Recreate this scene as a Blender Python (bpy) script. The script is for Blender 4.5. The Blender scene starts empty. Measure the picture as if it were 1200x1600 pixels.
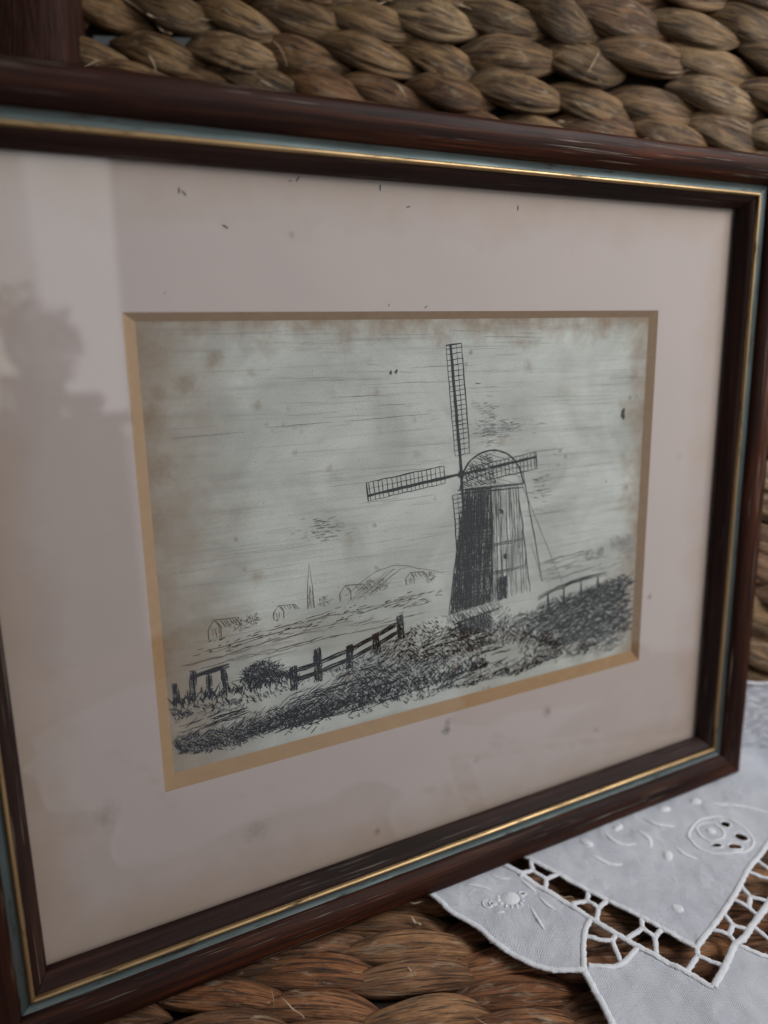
import bpy, bmesh, math, random
from mathutils import Vector, Matrix, noise
from mathutils.geometry import delaunay_2d_cdt

random.seed(7)
scene = bpy.context.scene
COL = scene.collection
PI = math.pi

# ------------------------------------------------------------------ camera
CAM_H = 0.2325955
cam_d = bpy.data.cameras.new('camera')
cam = bpy.data.objects.new('camera', cam_d)
COL.objects.link(cam)
# columns: camera right, camera up, camera back (world axes: seat is z = 0)
RIGHT = Vector((0.999390873, 0.0, 0.0348981718))
DOWN = Vector((0.0330690428, -0.319498799, -0.947009480))
FWD = Vector((0.0111499240, 0.947586681, -0.319304183))
m = Matrix((RIGHT, -DOWN, -FWD)).transposed().to_4x4()
m.translation = (0, 0, CAM_H)
cam.matrix_world = m
cam_d.sensor_fit = 'VERTICAL'
cam_d.sensor_height = 36.0
cam_d.lens = 1216.0 / 1600.0 * 36.0
cam_d.clip_start = 0.01
cam_d.clip_end = 50
cam_d.dof.use_dof = True
cam_d.dof.focus_distance = 0.264
cam_d.dof.aperture_fstop = 27.36 / 4.8
scene.camera = cam

# ------------------------------------------------------------------ light
world = bpy.data.worlds.new('World')
scene.world = world
world.use_nodes = True
bg = world.node_tree.nodes['Background']
bg.inputs['Color'].default_value = (0.90, 0.96, 1.0, 1)
bg.inputs['Strength'].default_value = 0.05


def area(name, loc, target, sx, sy, radiance, col):
    l = bpy.data.lights.new(name, 'AREA')
    l.shape = 'RECTANGLE'
    l.size, l.size_y = sx, sy
    l.energy = radiance * PI * sx * sy
    l.color = col
    o = bpy.data.objects.new(name, l)
    COL.objects.link(o)
    o.location = loc
    d = (Vector(target) - Vector(loc)).normalized()
    o.rotation_euler = d.to_track_quat('-Z', 'Y').to_euler()
    return o


# the room's big window, to the right and behind the photographer
area('pale_curtain_light', (1.90, -0.95, 0.55), (0.02, 0.26, 0.35), 2.3, 2.6, 0.52, (0.99, 0.985, 1.0))
area('left_window_light', (0.835, -1.80, 0.80), (-0.08, 0.21, 0.55), 1.06, 1.22, 1.05, (0.98, 0.98, 1.0))
# daylight beyond the chair, seen only through the slit in the weave
area('hall_window_light', (-0.42, 1.35, 0.55), (-0.12, 0.39, 0.32), 0.5, 0.4, 0.75, (1.0, 0.99, 0.97))
area('added_key_light', (0.62, 0.11, 0.62), (0.14, 0.29, 0.10), 0.34, 0.38, 11.8, (0.985, 0.99, 1.0))  # added key light from the upper right, kept out of the glass's reflection
scene.view_settings.view_transform = 'Standard'
scene.view_settings.look = 'None'
scene.view_settings.gamma = 1.0
scene.view_settings.exposure = 0.0
scene.view_settings.use_curve_mapping = False
scene.cycles.use_denoising = True
scene.cycles.max_bounces = 8
scene.cycles.transparent_max_bounces = 16


# ------------------------------------------------------------------ helpers
def link(o, parent=None):
    COL.objects.link(o)
    if parent:
        o.parent = parent
    return o


def empty(name, label, cat, mat=None, group=None):
    o = bpy.data.objects.new(name, None)
    o.empty_display_size = 0.02
    COL.objects.link(o)
    if mat is not None:
        o.matrix_world = mat
    o['label'] = label
    o['category'] = cat
    if group:
        o['group'] = group
    return o


def mesh_obj(name, verts, faces, mat, parent=None, smooth=True):
    me = bpy.data.meshes.new(name)
    me.from_pydata([tuple(v) for v in verts], [], faces)
    me.validate()
    if smooth:
        me.polygons.foreach_set('use_smooth', [True] * len(me.polygons))
    me.materials.append(mat)
    me.update()
    return link(bpy.data.objects.new(name, me), parent)


def tag(o, label, cat):
    o['label'] = label
    o['category'] = cat


class NT:
    """small wrapper to write node trees tersely"""

    def __init__(self, name):
        self.m = bpy.data.materials.new(name)
        self.m.use_nodes = True
        self.t = self.m.node_tree
        self.b = self.t.nodes['Principled BSDF']
        self.out = self.t.nodes['Material Output']

    def n(self, typ, **kw):
        nd = self.t.nodes.new(typ)
        for k, v in kw.items():
            if k.startswith('i_'):
                key = k[2:].replace('_', ' ')
                nd.inputs[key].default_value = v
            else:
                setattr(nd, k, v)
        return nd

    def l(self, a, b):
        self.t.links.new(a, b)

    def coords(self, scale=(1, 1, 1), kind='Object', rand=False):
        tc = self.n('ShaderNodeTexCoord')
        mp = self.n('ShaderNodeMapping')
        mp.inputs['Scale'].default_value = scale
        self.l(tc.outputs[kind], mp.inputs['Vector'])
        if rand:
            oi = self.n('ShaderNodeObjectInfo')
            mu = self.n('ShaderNodeMath', operation='MULTIPLY')
            mu.inputs[1].default_value = 57.0
            self.l(oi.outputs['Random'], mu.inputs[0])
            cb = self.n('ShaderNodeCombineXYZ')
            for k in range(3):
                self.l(mu.outputs[0], cb.inputs[k])
            self.l(cb.outputs[0], mp.inputs['Location'])
        return mp.outputs[0]

    def noise(self, vec, scale, detail=4, rough=0.55, dist=0.0):
        nd = self.n('ShaderNodeTexNoise')
        nd.inputs['Scale'].default_value = scale
        nd.inputs['Detail'].default_value = detail
        nd.inputs['Roughness'].default_value = rough
        nd.inputs['Distortion'].default_value = dist
        if vec is not None:
            self.l(vec, nd.inputs['Vector'])
        return nd.outputs['Fac']

    def ramp(self, fac, stops):
        nd = self.n('ShaderNodeValToRGB')
        els = nd.color_ramp.elements
        while len(els) < len(stops):
            els.new(0.5)
        for e, (p, c) in zip(els, stops):
            e.position = p
            e.color = (c[0], c[1], c[2], 1) if hasattr(c, '__len__') else (c, c, c, 1)
        self.l(fac, nd.inputs['Fac'])
        return nd.outputs['Color']

    def mix(self, fac, a, b, blend='MIX'):
        nd = self.n('ShaderNodeMix', data_type='RGBA', blend_type=blend)
        for sock, v in ((nd.inputs[0], fac), (nd.inputs[6], a), (nd.inputs[7], b)):
            if isinstance(v, bpy.types.NodeSocket):
                self.l(v, sock)
            elif isinstance(v, (int, float)):
                sock.default_value = v
            else:
                sock.default_value = (v[0], v[1], v[2], 1)
        return nd.outputs[2]

    def math(self, op, a, b=None, clamp=False):
        nd = self.n('ShaderNodeMath', operation=op, use_clamp=clamp)
        for k, v in enumerate((a, b)):
            if v is None:
                continue
            if isinstance(v, bpy.types.NodeSocket):
                self.l(v, nd.inputs[k])
            else:
                nd.inputs[k].default_value = v
        return nd.outputs[0]

    def bump(self, height, strength, dist):
        nd = self.n('ShaderNodeBump')
        nd.inputs['Strength'].default_value = strength
        nd.inputs['Distance'].default_value = dist
        self.l(height, nd.inputs['Height'])
        self.l(nd.outputs[0], self.b.inputs['Normal'])

    def set(self, **kw):
        for k, v in kw.items():
            key = k.replace('_', ' ')
            s = self.b.inputs[key]
            if isinstance(v, bpy.types.NodeSocket):
                self.l(v, s)
            elif hasattr(v, '__len__') and len(v) == 3:
                s.default_value = (v[0], v[1], v[2], 1)
            else:
                s.default_value = v
        return self.m


def curve(pts, step):
    """Catmull-Rom through pts (2D or 3D Vectors), resampled about every step"""
    P = [Vector(p) for p in pts]
    if len(P) == 2:
        n = max(1, int((P[1] - P[0]).length / step))
        return [P[0].lerp(P[1], i / n) for i in range(n + 1)]
    P = [P[0] * 2 - P[1]] + P + [P[-1] * 2 - P[-2]]
    out = []
    for i in range(1, len(P) - 2):
        a, b, c, d = P[i - 1], P[i], P[i + 1], P[i + 2]
        n = max(1, int((c - b).length / step))
        for k in range(n):
            t = k / n
            out.append(0.5 * ((2 * b) + (c - a) * t + (2 * a - 5 * b + 4 * c - d) * t * t + (3 * b - a - 3 * c + d) * t ** 3))
    out.append(P[-2])
    return out


# ------------------------------------------------------------------ materials
def m_strand(name, c1, c2, c3, c4):
    t = NT(name)
    oi = t.n('ShaderNodeObjectInfo')
    fa = t.n('ShaderNodeAttribute', attribute_name='fibre')

    def along(scale):
        mp = t.n('ShaderNodeMapping')
        mp.inputs['Scale'].default_value = scale
        t.l(fa.outputs['Vector'], mp.inputs['Vector'])
        mu = t.math('MULTIPLY', oi.outputs['Random'], 31.0)
        cb = t.n('ShaderNodeCombineXYZ')
        t.l(mu, cb.inputs[0])
        t.l(mu, cb.inputs[1])
        t.l(cb.outputs[0], mp.inputs['Location'])
        return mp.outputs[0]
    fine = t.noise(along((55, 1050, 1050)), 1.0, 6, 0.68, 0.25)
    broad = t.noise(along((55, 200, 200)), 1.0, 4, 0.6, 0.6)
    pale = t.noise(along((60, 260, 260)), 1.3, 5, 0.7, 1.0)
    base = t.ramp(oi.outputs['Random'], [(0.0, c1), (0.35, c2), (0.7, c3), (1.0, c4)])
    dark = t.mix(1.0, base, (0.36, 0.33, 0.31), 'MULTIPLY')
    col = t.mix(t.ramp(broad, [(0.40, 0.0), (0.58, 1.0)]), dark, base)
    col = t.mix(t.ramp(fine, [(0.40, 0.9), (0.50, 0.0)]), col, (0.035, 0.018, 0.010))
    col = t.mix(t.ramp(pale, [(0.56, 0.0), (0.70, 0.8)]), col, (0.52, 0.40, 0.27))
    t.bump(t.math('ADD', fine, t.math('MULTIPLY', broad, 0.8)), 1.0, 0.0012)
    return t.set(Base_Color=col, Roughness=0.48, Specular_IOR_Level=0.45)


M_SEAT = m_strand('hyacinth_seat', (0.30, 0.115, 0.042), (0.46, 0.195, 0.078), (0.32, 0.155, 0.076), (0.52, 0.265, 0.115))
M_BACK = m_strand('hyacinth_back', (0.20, 0.118, 0.050), (0.42, 0.255, 0.115), (0.30, 0.150, 0.064), (0.56, 0.38, 0.195))


def m_plain(name, col, rough=0.6, metal=0.0):
    t = NT(name)
    v = t.coords((1, 1, 1))
    nz = t.noise(v, 90, 4)
    c = t.mix(t.ramp(nz, [(0.35, 0.0), (0.7, 0.5)]), col, tuple(x * 0.55 for x in col))
    return t.set(Base_Color=c, Roughness=rough, Metallic=metal)


M_UNDER = m_plain('dark_under_weave', (0.030, 0.018, 0.011), 0.9)  # for the added sheets that stop light coming through the weave


def m_post():
    t = NT('wrapped_post')
    v = t.coords((500, 500, 22))
    f = t.noise(v, 1.0, 5, 0.6, 0.4)
    b = t.noise(t.coords((60, 60, 14)), 1.0, 3)
    c = t.ramp(f, [(0.3, (0.010, 0.004, 0.003)), (0.55, (0.045, 0.014, 0.008)), (0.8, (0.085, 0.032, 0.018))])
    c = t.mix(t.ramp(b, [(0.4, 0.0), (0.7, 0.6)]), c, (0.03, 0.012, 0.008))
    t.bump(f, 0.8, 0.001)
    return t.set(Base_Color=c, Roughness=0.7, Specular_IOR_Level=0.2)


M_POST = m_post()


def m_wood(name, ca, cb, cc, scratch=0.6):
    t = NT(name)
    g = t.noise(t.coords((14, 420, 420), rand=True), 1.0, 6, 0.6, 0.5)
    b = t.noise(t.coords((9, 60, 60), rand=True), 1.0, 3, 0.5, 0.6)
    c = t.ramp(g, [(0.30, ca), (0.52, cb), (0.75, cc)])
    c = t.mix(t.ramp(b, [(0.40, 0.0), (0.66, 0.75)]), c, ca)
    s = t.noise(t.coords((26, 1500, 1500), rand=True), 1.0, 3, 0.6)
    s2 = t.noise(t.coords((16, 110, 110), rand=True), 1.0, 2)
    sc = t.math('MULTIPLY', t.ramp(s, [(0.60, 0.0), (0.66, 1.0)]), t.ramp(s2, [(0.46, 0.0), (0.60, scratch)]))
    c = t.mix(sc, c, (0.30, 0.25, 0.20))
    t.bump(t.math('ADD', g, t.math('MULTIPLY', s, 0.5)), 0.35, 0.0004)
    r = t.ramp(b, [(0.3, 0.46), (0.7, 0.66)])
    return t.set(Base_Color=c, Roughness=r, Specular_IOR_Level=0.16)


M_WOOD = m_wood('stained_wood', (0.008, 0.0026, 0.0018), (0.038, 0.0098, 0.0040), (0.135, 0.036, 0.0110))
M_LIP = m_wood('stained_wood_dark', (0.010, 0.0045, 0.0035), (0.028, 0.011, 0.008), (0.055, 0.024, 0.016), 0.35)


def m_metal(name, col, dull, rough):
    t = NT(name)
    n1 = t.noise(t.coords((30, 300, 300), rand=True), 1.0, 5, 0.65)
    c = t.mix(t.ramp(n1, [(0.40, 0.0), (0.72, 0.8)]), col, dull)
    worn = t.noise(t.coords((70, 500, 500), rand=True), 1.0, 5, 0.7)
    c = t.mix(t.ramp(worn, [(0.57, 0.0), (0.66, 0.85)]), c, (0.035, 0.022, 0.014))
    r = t.ramp(n1, [(0.3, rough), (0.7, rough + 0.2)])
    t.bump(n1, 0.25, 0.0003)
    return t.set(Base_Color=c, Metallic=0.85, Roughness=r)


M_GOLD = m_metal('gilt_bead', (0.50, 0.34, 0.17), (0.20, 0.125, 0.06), 0.34)
M_SILVER = m_metal('verdigris_silver', (0.125, 0.155, 0.155), (0.055, 0.072, 0.068), 0.42)


def spot_mask(t, vec, spots, warp=1.6):
    """sum of soft round stains at fixed places on the sheet (mm)"""
    nz = t.noise(vec, 0.55, 3, 0.6)
    acc = None
    for (x, y, r, a) in spots:
        d = t.n('ShaderNodeVectorMath', operation='DISTANCE')
        t.l(vec, d.inputs[0])
        d.inputs[1].default_value = (x, y, 0)
        k = t.math('DIVIDE', d.outputs['Value'], r)
        k = t.math('ADD', k, t.math('MULTIPLY', t.math('SUBTRACT', nz, 0.5), warp))
        k = t.math('SUBTRACT', 1.0, k, clamp=True)
        k = t.math('MULTIPLY', k, a)
        acc = k if acc is None else t.math('MAXIMUM', acc, k)
    return acc


def m_mat():
    t = NT('aged_mat_board')
    v = t.coords((1000, 1000, 0))
    a = t.noise(v, 0.030, 3, 0.5)
    fine = t.noise(v, 2.2, 3, 0.6)
    c = t.mix(a, (0.55, 0.455, 0.435), (0.50, 0.42, 0.405))
    c = t.mix(t.ramp(fine, [(0.45, 0.0), (0.75, 0.16)]), c, (0.32, 0.26, 0.21))
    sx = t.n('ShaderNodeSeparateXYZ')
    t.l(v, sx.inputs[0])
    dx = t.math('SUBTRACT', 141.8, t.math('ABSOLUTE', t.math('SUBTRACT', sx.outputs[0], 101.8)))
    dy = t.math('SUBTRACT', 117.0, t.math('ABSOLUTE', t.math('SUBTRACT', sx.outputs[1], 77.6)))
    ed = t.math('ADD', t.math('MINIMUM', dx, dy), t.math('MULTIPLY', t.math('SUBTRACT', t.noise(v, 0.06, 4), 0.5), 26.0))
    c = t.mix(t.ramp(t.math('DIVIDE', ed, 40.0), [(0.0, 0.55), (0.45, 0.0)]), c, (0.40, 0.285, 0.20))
    sp = spot_mask(t, v, [(154.7, 160.0, 3.0, .6), (75.3, 188.5, 1.8, .6), (209.3, 119.8, 1.7, .7), (51.2, -22.4, 1.2, .5),
                          (182, 176, 2.0, .3), (120, 172, 2.0, .25), (-18, 150, 5, .3), (222, 60, 2, .2), (29, 172, 6, .25)])
    c = t.mix(sp, c, (0.17, 0.10, 0.05))
    sp2 = spot_mask(t, v, [(105.6, 155.2, 2.6, .75), (106.5, 152.2, 2.2, .55)])
    c = t.mix(sp2, c, (0.10, 0.10, 0.10))
    t.bump(fine, 0.15, 0.0002)
    return t.set(Base_Color=c, Roughness=0.85, Specular_IOR_Level=0.2)


M_MAT = m_mat()


def m_bevel():
    t = NT('tan_bevel')
    v = t.coords((1000, 1000, 1000))
    c = t.mix(t.noise(v, 0.25, 4), (0.40, 0.245, 0.125), (0.29, 0.165, 0.08))
    c = t.mix(t.ramp(t.noise(v, 3.0, 2), [(0.5, 0.0), (0.8, 0.3)]), c, (0.55, 0.38, 0.20))
    return t.set(Base_Color=c, Roughness=0.8)


M_BEVEL = m_bevel()


def m_paper():
    t = NT('foxed_etching_paper')
    v = t.coords((1000, 1000, 0))
    sx = t.n('ShaderNodeSeparateXYZ')
    t.l(v, sx.inputs[0])
    x, y = sx.outputs[0], sx.outputs[1]
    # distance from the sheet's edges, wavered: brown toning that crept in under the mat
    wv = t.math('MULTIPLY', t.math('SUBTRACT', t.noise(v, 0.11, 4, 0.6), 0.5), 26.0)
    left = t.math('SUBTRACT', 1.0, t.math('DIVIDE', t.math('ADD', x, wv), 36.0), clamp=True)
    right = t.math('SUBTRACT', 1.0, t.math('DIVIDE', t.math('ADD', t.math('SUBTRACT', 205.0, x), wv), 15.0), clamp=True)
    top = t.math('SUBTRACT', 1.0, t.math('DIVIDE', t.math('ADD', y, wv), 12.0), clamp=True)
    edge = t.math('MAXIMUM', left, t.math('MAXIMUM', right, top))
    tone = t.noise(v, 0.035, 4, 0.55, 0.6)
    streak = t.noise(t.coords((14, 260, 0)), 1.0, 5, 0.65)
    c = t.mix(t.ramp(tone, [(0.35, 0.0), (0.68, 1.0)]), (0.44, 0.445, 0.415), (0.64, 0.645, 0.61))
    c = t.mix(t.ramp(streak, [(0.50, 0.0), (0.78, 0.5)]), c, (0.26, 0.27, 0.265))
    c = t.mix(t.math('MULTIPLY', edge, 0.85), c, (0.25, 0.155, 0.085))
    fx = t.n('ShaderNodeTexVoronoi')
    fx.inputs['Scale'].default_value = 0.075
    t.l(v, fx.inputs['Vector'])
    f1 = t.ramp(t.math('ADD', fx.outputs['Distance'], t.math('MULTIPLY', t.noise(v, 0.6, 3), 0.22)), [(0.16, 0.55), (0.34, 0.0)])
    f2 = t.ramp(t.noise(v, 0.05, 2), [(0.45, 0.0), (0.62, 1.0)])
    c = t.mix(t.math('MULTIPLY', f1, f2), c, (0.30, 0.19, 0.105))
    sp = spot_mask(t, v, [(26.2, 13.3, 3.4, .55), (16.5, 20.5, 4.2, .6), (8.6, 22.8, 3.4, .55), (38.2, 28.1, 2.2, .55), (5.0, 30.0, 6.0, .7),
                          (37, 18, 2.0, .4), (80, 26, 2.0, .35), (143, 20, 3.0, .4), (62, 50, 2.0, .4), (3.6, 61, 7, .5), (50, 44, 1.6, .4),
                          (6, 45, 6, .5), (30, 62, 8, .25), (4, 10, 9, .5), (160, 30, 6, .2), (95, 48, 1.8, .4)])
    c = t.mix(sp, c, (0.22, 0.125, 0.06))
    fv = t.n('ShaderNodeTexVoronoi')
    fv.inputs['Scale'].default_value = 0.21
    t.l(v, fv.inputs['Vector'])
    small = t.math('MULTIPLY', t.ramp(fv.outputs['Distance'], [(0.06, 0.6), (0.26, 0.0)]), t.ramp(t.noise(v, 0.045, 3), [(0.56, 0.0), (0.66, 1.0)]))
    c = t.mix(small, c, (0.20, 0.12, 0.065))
    grain = t.noise(v, 1.9, 4, 0.7)
    c = t.mix(t.ramp(grain, [(0.46, 0.0), (0.72, 0.38)]), c, (0.20, 0.20, 0.185))
    t.bump(grain, 0.25, 0.0003)
    return t.set(Base_Color=c, Roughness=0.9, Specular_IOR_Level=0.15)


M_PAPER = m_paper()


def m_ink():
    t = NT('etching_ink')
    v = t.coords((1000, 1000, 0))
    n = t.noise(v, 1.6, 3, 0.6)
    c = t.mix(t.ramp(n, [(0.45, 0.0), (0.75, 1.0)]), (0.006, 0.007, 0.010), (0.024, 0.028, 0.036))
    return t.set(Base_Color=c, Roughness=0.85, Specular_IOR_Level=0.1)


M_INK = m_ink()
M_GREYINK = m_plain('thin_grey_ink', (0.25, 0.255, 0.25), 0.9)
M_BROWNINK = m_plain('thin_brown_ink', (0.15, 0.125, 0.10), 0.9)


def m_glass():
    t = NT('picture_glass')
    t.t.nodes.remove(t.b)
    tr = t.n('ShaderNodeBsdfTransparent')
    tr.inputs['Color'].default_value = (0.985, 0.992, 0.985, 1)
    gl = t.n('ShaderNodeBsdfGlossy')
    gl.inputs['Roughness'].default_value = 0.012
    fr = t.n('ShaderNodeFresnel')
    fr.inputs['IOR'].default_value = 1.52
    geo = t.n('ShaderNodeNewGeometry')
    # the same reflectance from either side of the face
    vm = t.n('ShaderNodeVectorMath', operation='DOT_PRODUCT')
    t.l(geo.outputs['Incoming'], vm.inputs[0])
    t.l(geo.outputs['Normal'], vm.inputs[1])
    ab = t.math('ABSOLUTE', vm.outputs['Value'])
    om = t.math('SUBTRACT', 1.0, ab)
    f = t.math('ADD', 0.043, t.math('MULTIPLY', 0.957, t.math('POWER', om, 5.0)))
    t.t.nodes.remove(fr)
    mx = t.n('ShaderNodeMixShader')
    t.l(f, mx.inputs[0])
    t.l(tr.outputs[0], mx.inputs[1])
    t.l(gl.outputs[0], mx.inputs[2])
    t.l(mx.outputs[0], t.out.inputs['Surface'])
    return t.m


M_GLASS = m_glass()


def m_cloth():
    t = NT('white_linen')
    v = t.coords((1, 1, 1))
    wx = t.n('ShaderNodeTexWave', wave_type='BANDS', bands_direction='X')
    wy = t.n('ShaderNodeTexWave', wave_type='BANDS', bands_direction='Y')
    for w in (wx, wy):
        w.inputs['Scale'].default_value = 560
        w.inputs['Distortion'].default_value = 1.5
        w.inputs['Detail'].default_value = 2
        t.l(v, w.inputs['Vector'])
    wv = t.math('MULTIPLY', wx.outputs['Fac'], wy.outputs['Fac'])
    slub = t.noise(t.coords((90, 900, 1)), 1.0, 3)
    mottle = t.noise(v, 55, 4, 0.6)
    c = t.mix(t.ramp(mottle, [(0.35, 0.0), (0.72, 1.0)]), (0.80, 0.82, 0.88), (0.67, 0.69, 0.765))  # random greyish-blue variation in the cloth's colour
    c = t.mix(t.math('MULTIPLY', wv, 0.28), c, (0.50, 0.51, 0.56))
    crum = t.noise(v, 240, 4, 0.6, 0.5)
    t.bump(t.math('ADD', t.math('ADD', wv, t.math('MULTIPLY', slub, 0.8)), t.math('MULTIPLY', crum, 2.4)), 0.8, 0.0005)
    return t.set(Base_Color=c, Roughness=0.9, Specular_IOR_Level=0.15, Sheen_Weight=0.15)


M_CLOTH = m_cloth()


def m_thread():
    t = NT('white_satin_stitch')
    v = t.coords((1, 1, 1))
    n = t.noise(v, 1900, 3, 0.6)
    c = t.mix(n, (0.86, 0.87, 0.90), (0.74, 0.75, 0.79))
    t.bump(n, 0.8, 0.0005)
    return t.set(Base_Color=c, Roughness=0.75, Specular_IOR_Level=0.25, Sheen_Weight=0.2)


M_THREAD = m_thread()


# ------------------------------------------------------------------ woven chair
ROW = Vector((0.9973, -0.0733, 0))           # the weave's rows
DEEP = Vector((0.0733, 0.9973, 0))
LEAN = math.radians(8)
BUP = (DEEP * math.sin(LEAN) + Vector((0, 0, 1)) * math.cos(LEAN)).normalized()
BN = ROW.cross(BUP).normalized()             # out of the backrest, towards the viewer
if BN.y > 0:
    BN = -BN
B0 = Vector((0.19, 0.3270, 0))               # on the seat / backrest crease

chair = empty('woven_chair', 'brown chair with seat and back woven from twisted water hyacinth', 'chair', Matrix.Translation((0, 0.1, -0.02)))


def child(o, parent):
    o.parent = parent
    o.matrix_parent_inverse = parent.matrix_world.inverted()
    return o


def strand_mesh(name, L, W, T, tilt, seed, mat, n=36, k=40):
    """one visible turn of a plaited leaf strand: a leaf-shaped, flattened lens lying askew in its row, its pointed ends
    tucked under its neighbours, with folds along its length; x along the row, z out"""
    rnd = random.Random(seed)
    vs, fs, fib = [], [], []
    s0 = Vector((rnd.uniform(0, 90), rnd.uniform(0, 90), rnd.uniform(0, 90)))
    crease = [(rnd.uniform(0.12, 0.88) * PI, rnd.uniform(0.07, 0.20), rnd.uniform(0.05, 0.11), rnd.uniform(-0.5, 0.5)) for _ in range(3)]
    e1, e2 = rnd.uniform(1.7, 2.4), rnd.uniform(0.72, 1.0)
    skew = rnd.uniform(-0.15, 0.15)
    tt = math.tan(tilt)
    for i in range(n + 1):
        s = -1 + 2 * i / n
        prof = max(0.0, 1 - abs(s) ** e1) ** e2
        prof = (0.05 + 0.95 * prof) * (1 + skew * s)
        x0 = s * L / 2
        y0 = tt * L / 2 * math.sin(s * PI / 2)
        z0 = -0.36 * T * abs(s) ** 2.2
        for j in range(k):
            a = 2 * PI * j / k
            ca, sa = math.cos(a), math.sin(a)
            rr = 1.0
            rr += 0.12 * noise.noise(Vector((ca * 1.5, sa * 1.5, s * 1.1)) + s0)
            rr += 0.07 * noise.noise(Vector((ca * 5, sa * 5, s * 0.8)) + s0 * 1.7)
            rr += 0.035 * noise.noise(Vector((ca * 13, sa * 13, s * 0.9)) + s0 * 2.7)
            for (ac, dep, wd, tw) in crease:
                d = abs((a - ac - tw * s + PI) % (2 * PI) - PI)
                rr -= dep * math.exp(-(d / wd) ** 2)
            fy = math.copysign(abs(ca) ** 0.82, ca)
            fz = math.copysign(abs(sa) ** 0.66, sa)
            vs.append(Vector((x0, y0 + W / 2 * prof * fy * rr, z0 + T / 2 * (0.25 + 0.75 * prof) * prof ** .35 * fz * rr)))
            fib += [s * 0.025 + s0.x, W / 2 * ca + s0.y, W / 2 * sa + s0.z]
    for i in range(n):
        for j in range(k):
            a, b = i * k + j, i * k + (j + 1) % k
            fs.append((a, b, b + k, a + k))
    fs.append(tuple(range(k))[::-1])
    fs.append(tuple(n * k + j for j in range(k)))
    me = bpy.data.meshes.new(name)
    me.from_pydata(vs, [], fs)
    me.polygons.foreach_set('use_smooth', [True] * len(me.polygons))
    me.materials.append(mat)
    bm = bmesh.new()
    bm.from_mesh(me)
    bmesh.ops.recalc_face_normals(bm, faces=bm.faces)
    bm.to_mesh(me)
    bm.free()
    at = me.attributes.new('fibre', 'FLOAT_VECTOR', 'POINT')
    at.data.foreach_set('vector', fib)
    me.update()
    return me


def project(p):
    d = Vector(p) - Vector((0, 0, CAM_H))
    z = d.dot(FWD)
    if z < 0.02:
        return None
    return 600 + d.dot(RIGHT) / z * 1216, 800 + d.dot(DOWN) / z * 1216, z


def score(p):
    q = project(p)
    if q is None:
        return 1e6
    dx = max(0, -q[0], q[0] - 1200)
    dy = max(0, -q[1], q[1] - 1600)
    return dx + dy + q[2]


def lay(spots, meshes, parent, name, restname, mat, keep=292):
    """spots: (4x4 matrix, mesh index). The pieces largest in the picture are objects, the rest one joined part."""
    spots.sort(key=lambda s: score(s[0].translation))
    for mt, k in spots[:keep]:
        o = bpy.data.objects.new(name, meshes[k])
        COL.objects.link(o)
        o.matrix_world = mt
        child(o, parent)
    rest = spots[keep:]
    if rest:
        bm = bmesh.new()
        for mt, k in rest:
            b2 = bmesh.new()
            b2.from_mesh(meshes[k])
            b2.transform(mt)
            tmp = bpy.data.meshes.new('tmp')
            b2.to_mesh(tmp)
            b2.free()
            bm.from_mesh(tmp)
            bpy.data.meshes.remove(tmp)
        me = bpy.data.meshes.new(restname)
        bm.to_mesh(me)
        bm.free()
        me.materials.clear()
        me.materials.append(mat)
        me.polygons.foreach_set('use_smooth', [True] * len(me.polygons))
        o = bpy.data.objects.new(restname, me)
        COL.objects.link(o)
        o['kind'] = 'stuff'
        child(o, parent)


def frame_mat(p, x, y, z):
    mm = Matrix((x, y, z)).transposed().to_4x4()
    mm.translation = p
    return mm


def jitter(mt, rnd, ang=0.07, sc=0.13):
    r = Matrix.Rotation(rnd.gauss(0, ang), 4, 'Z') @ Matrix.Rotation(rnd.gauss(0, ang * 1.4), 4, 'X') @ Matrix.Rotation(rnd.gauss(0, ang * .6), 4, 'Y')
    s = Matrix.Diagonal((rnd.uniform(1 - sc, 1 + sc * 1.3), rnd.uniform(1 - sc, 1 + sc), rnd.uniform(1 - sc, 1 + sc * .4), 1))
    return mt @ r @ s


# seat: rows of strands over an added dark sheet that blocks light between them
def sheet(name, o, ax, ay, x0, x1, y0, y1, up, amp, mat, nx=40, ny=60, slit=None):
    vs, fs = [], []
    for j in range(ny + 1):
        for i in range(nx + 1):
            x = x0 + (x1 - x0) * i / nx
            y = y0 + (y1 - y0) * j / ny
            vs.append(o + ax * x + ay * y + up * (amp * noise.noise(Vector((x * 60, y * 60, 3)))))
    for j in range(ny):
        for i in range(nx):
            a = j * (nx + 1) + i
            if slit:
                xc = x0 + (x1 - x0) * (i + .5) / nx
                yc = y0 + (y1 - y0) * (j + .5) / ny
                if xc < slit[0] and slit[1] < yc < slit[2]:
                    continue
            fs.append((a, a + 1, a + nx + 2, a + nx + 1))
    ob = mesh_obj(name, vs, fs, mat)
    sm = ob.modifiers.new('thick', 'SOLIDIFY')
    sm.thickness = 0.004
    sm.offset = -1
    return ob


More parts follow.
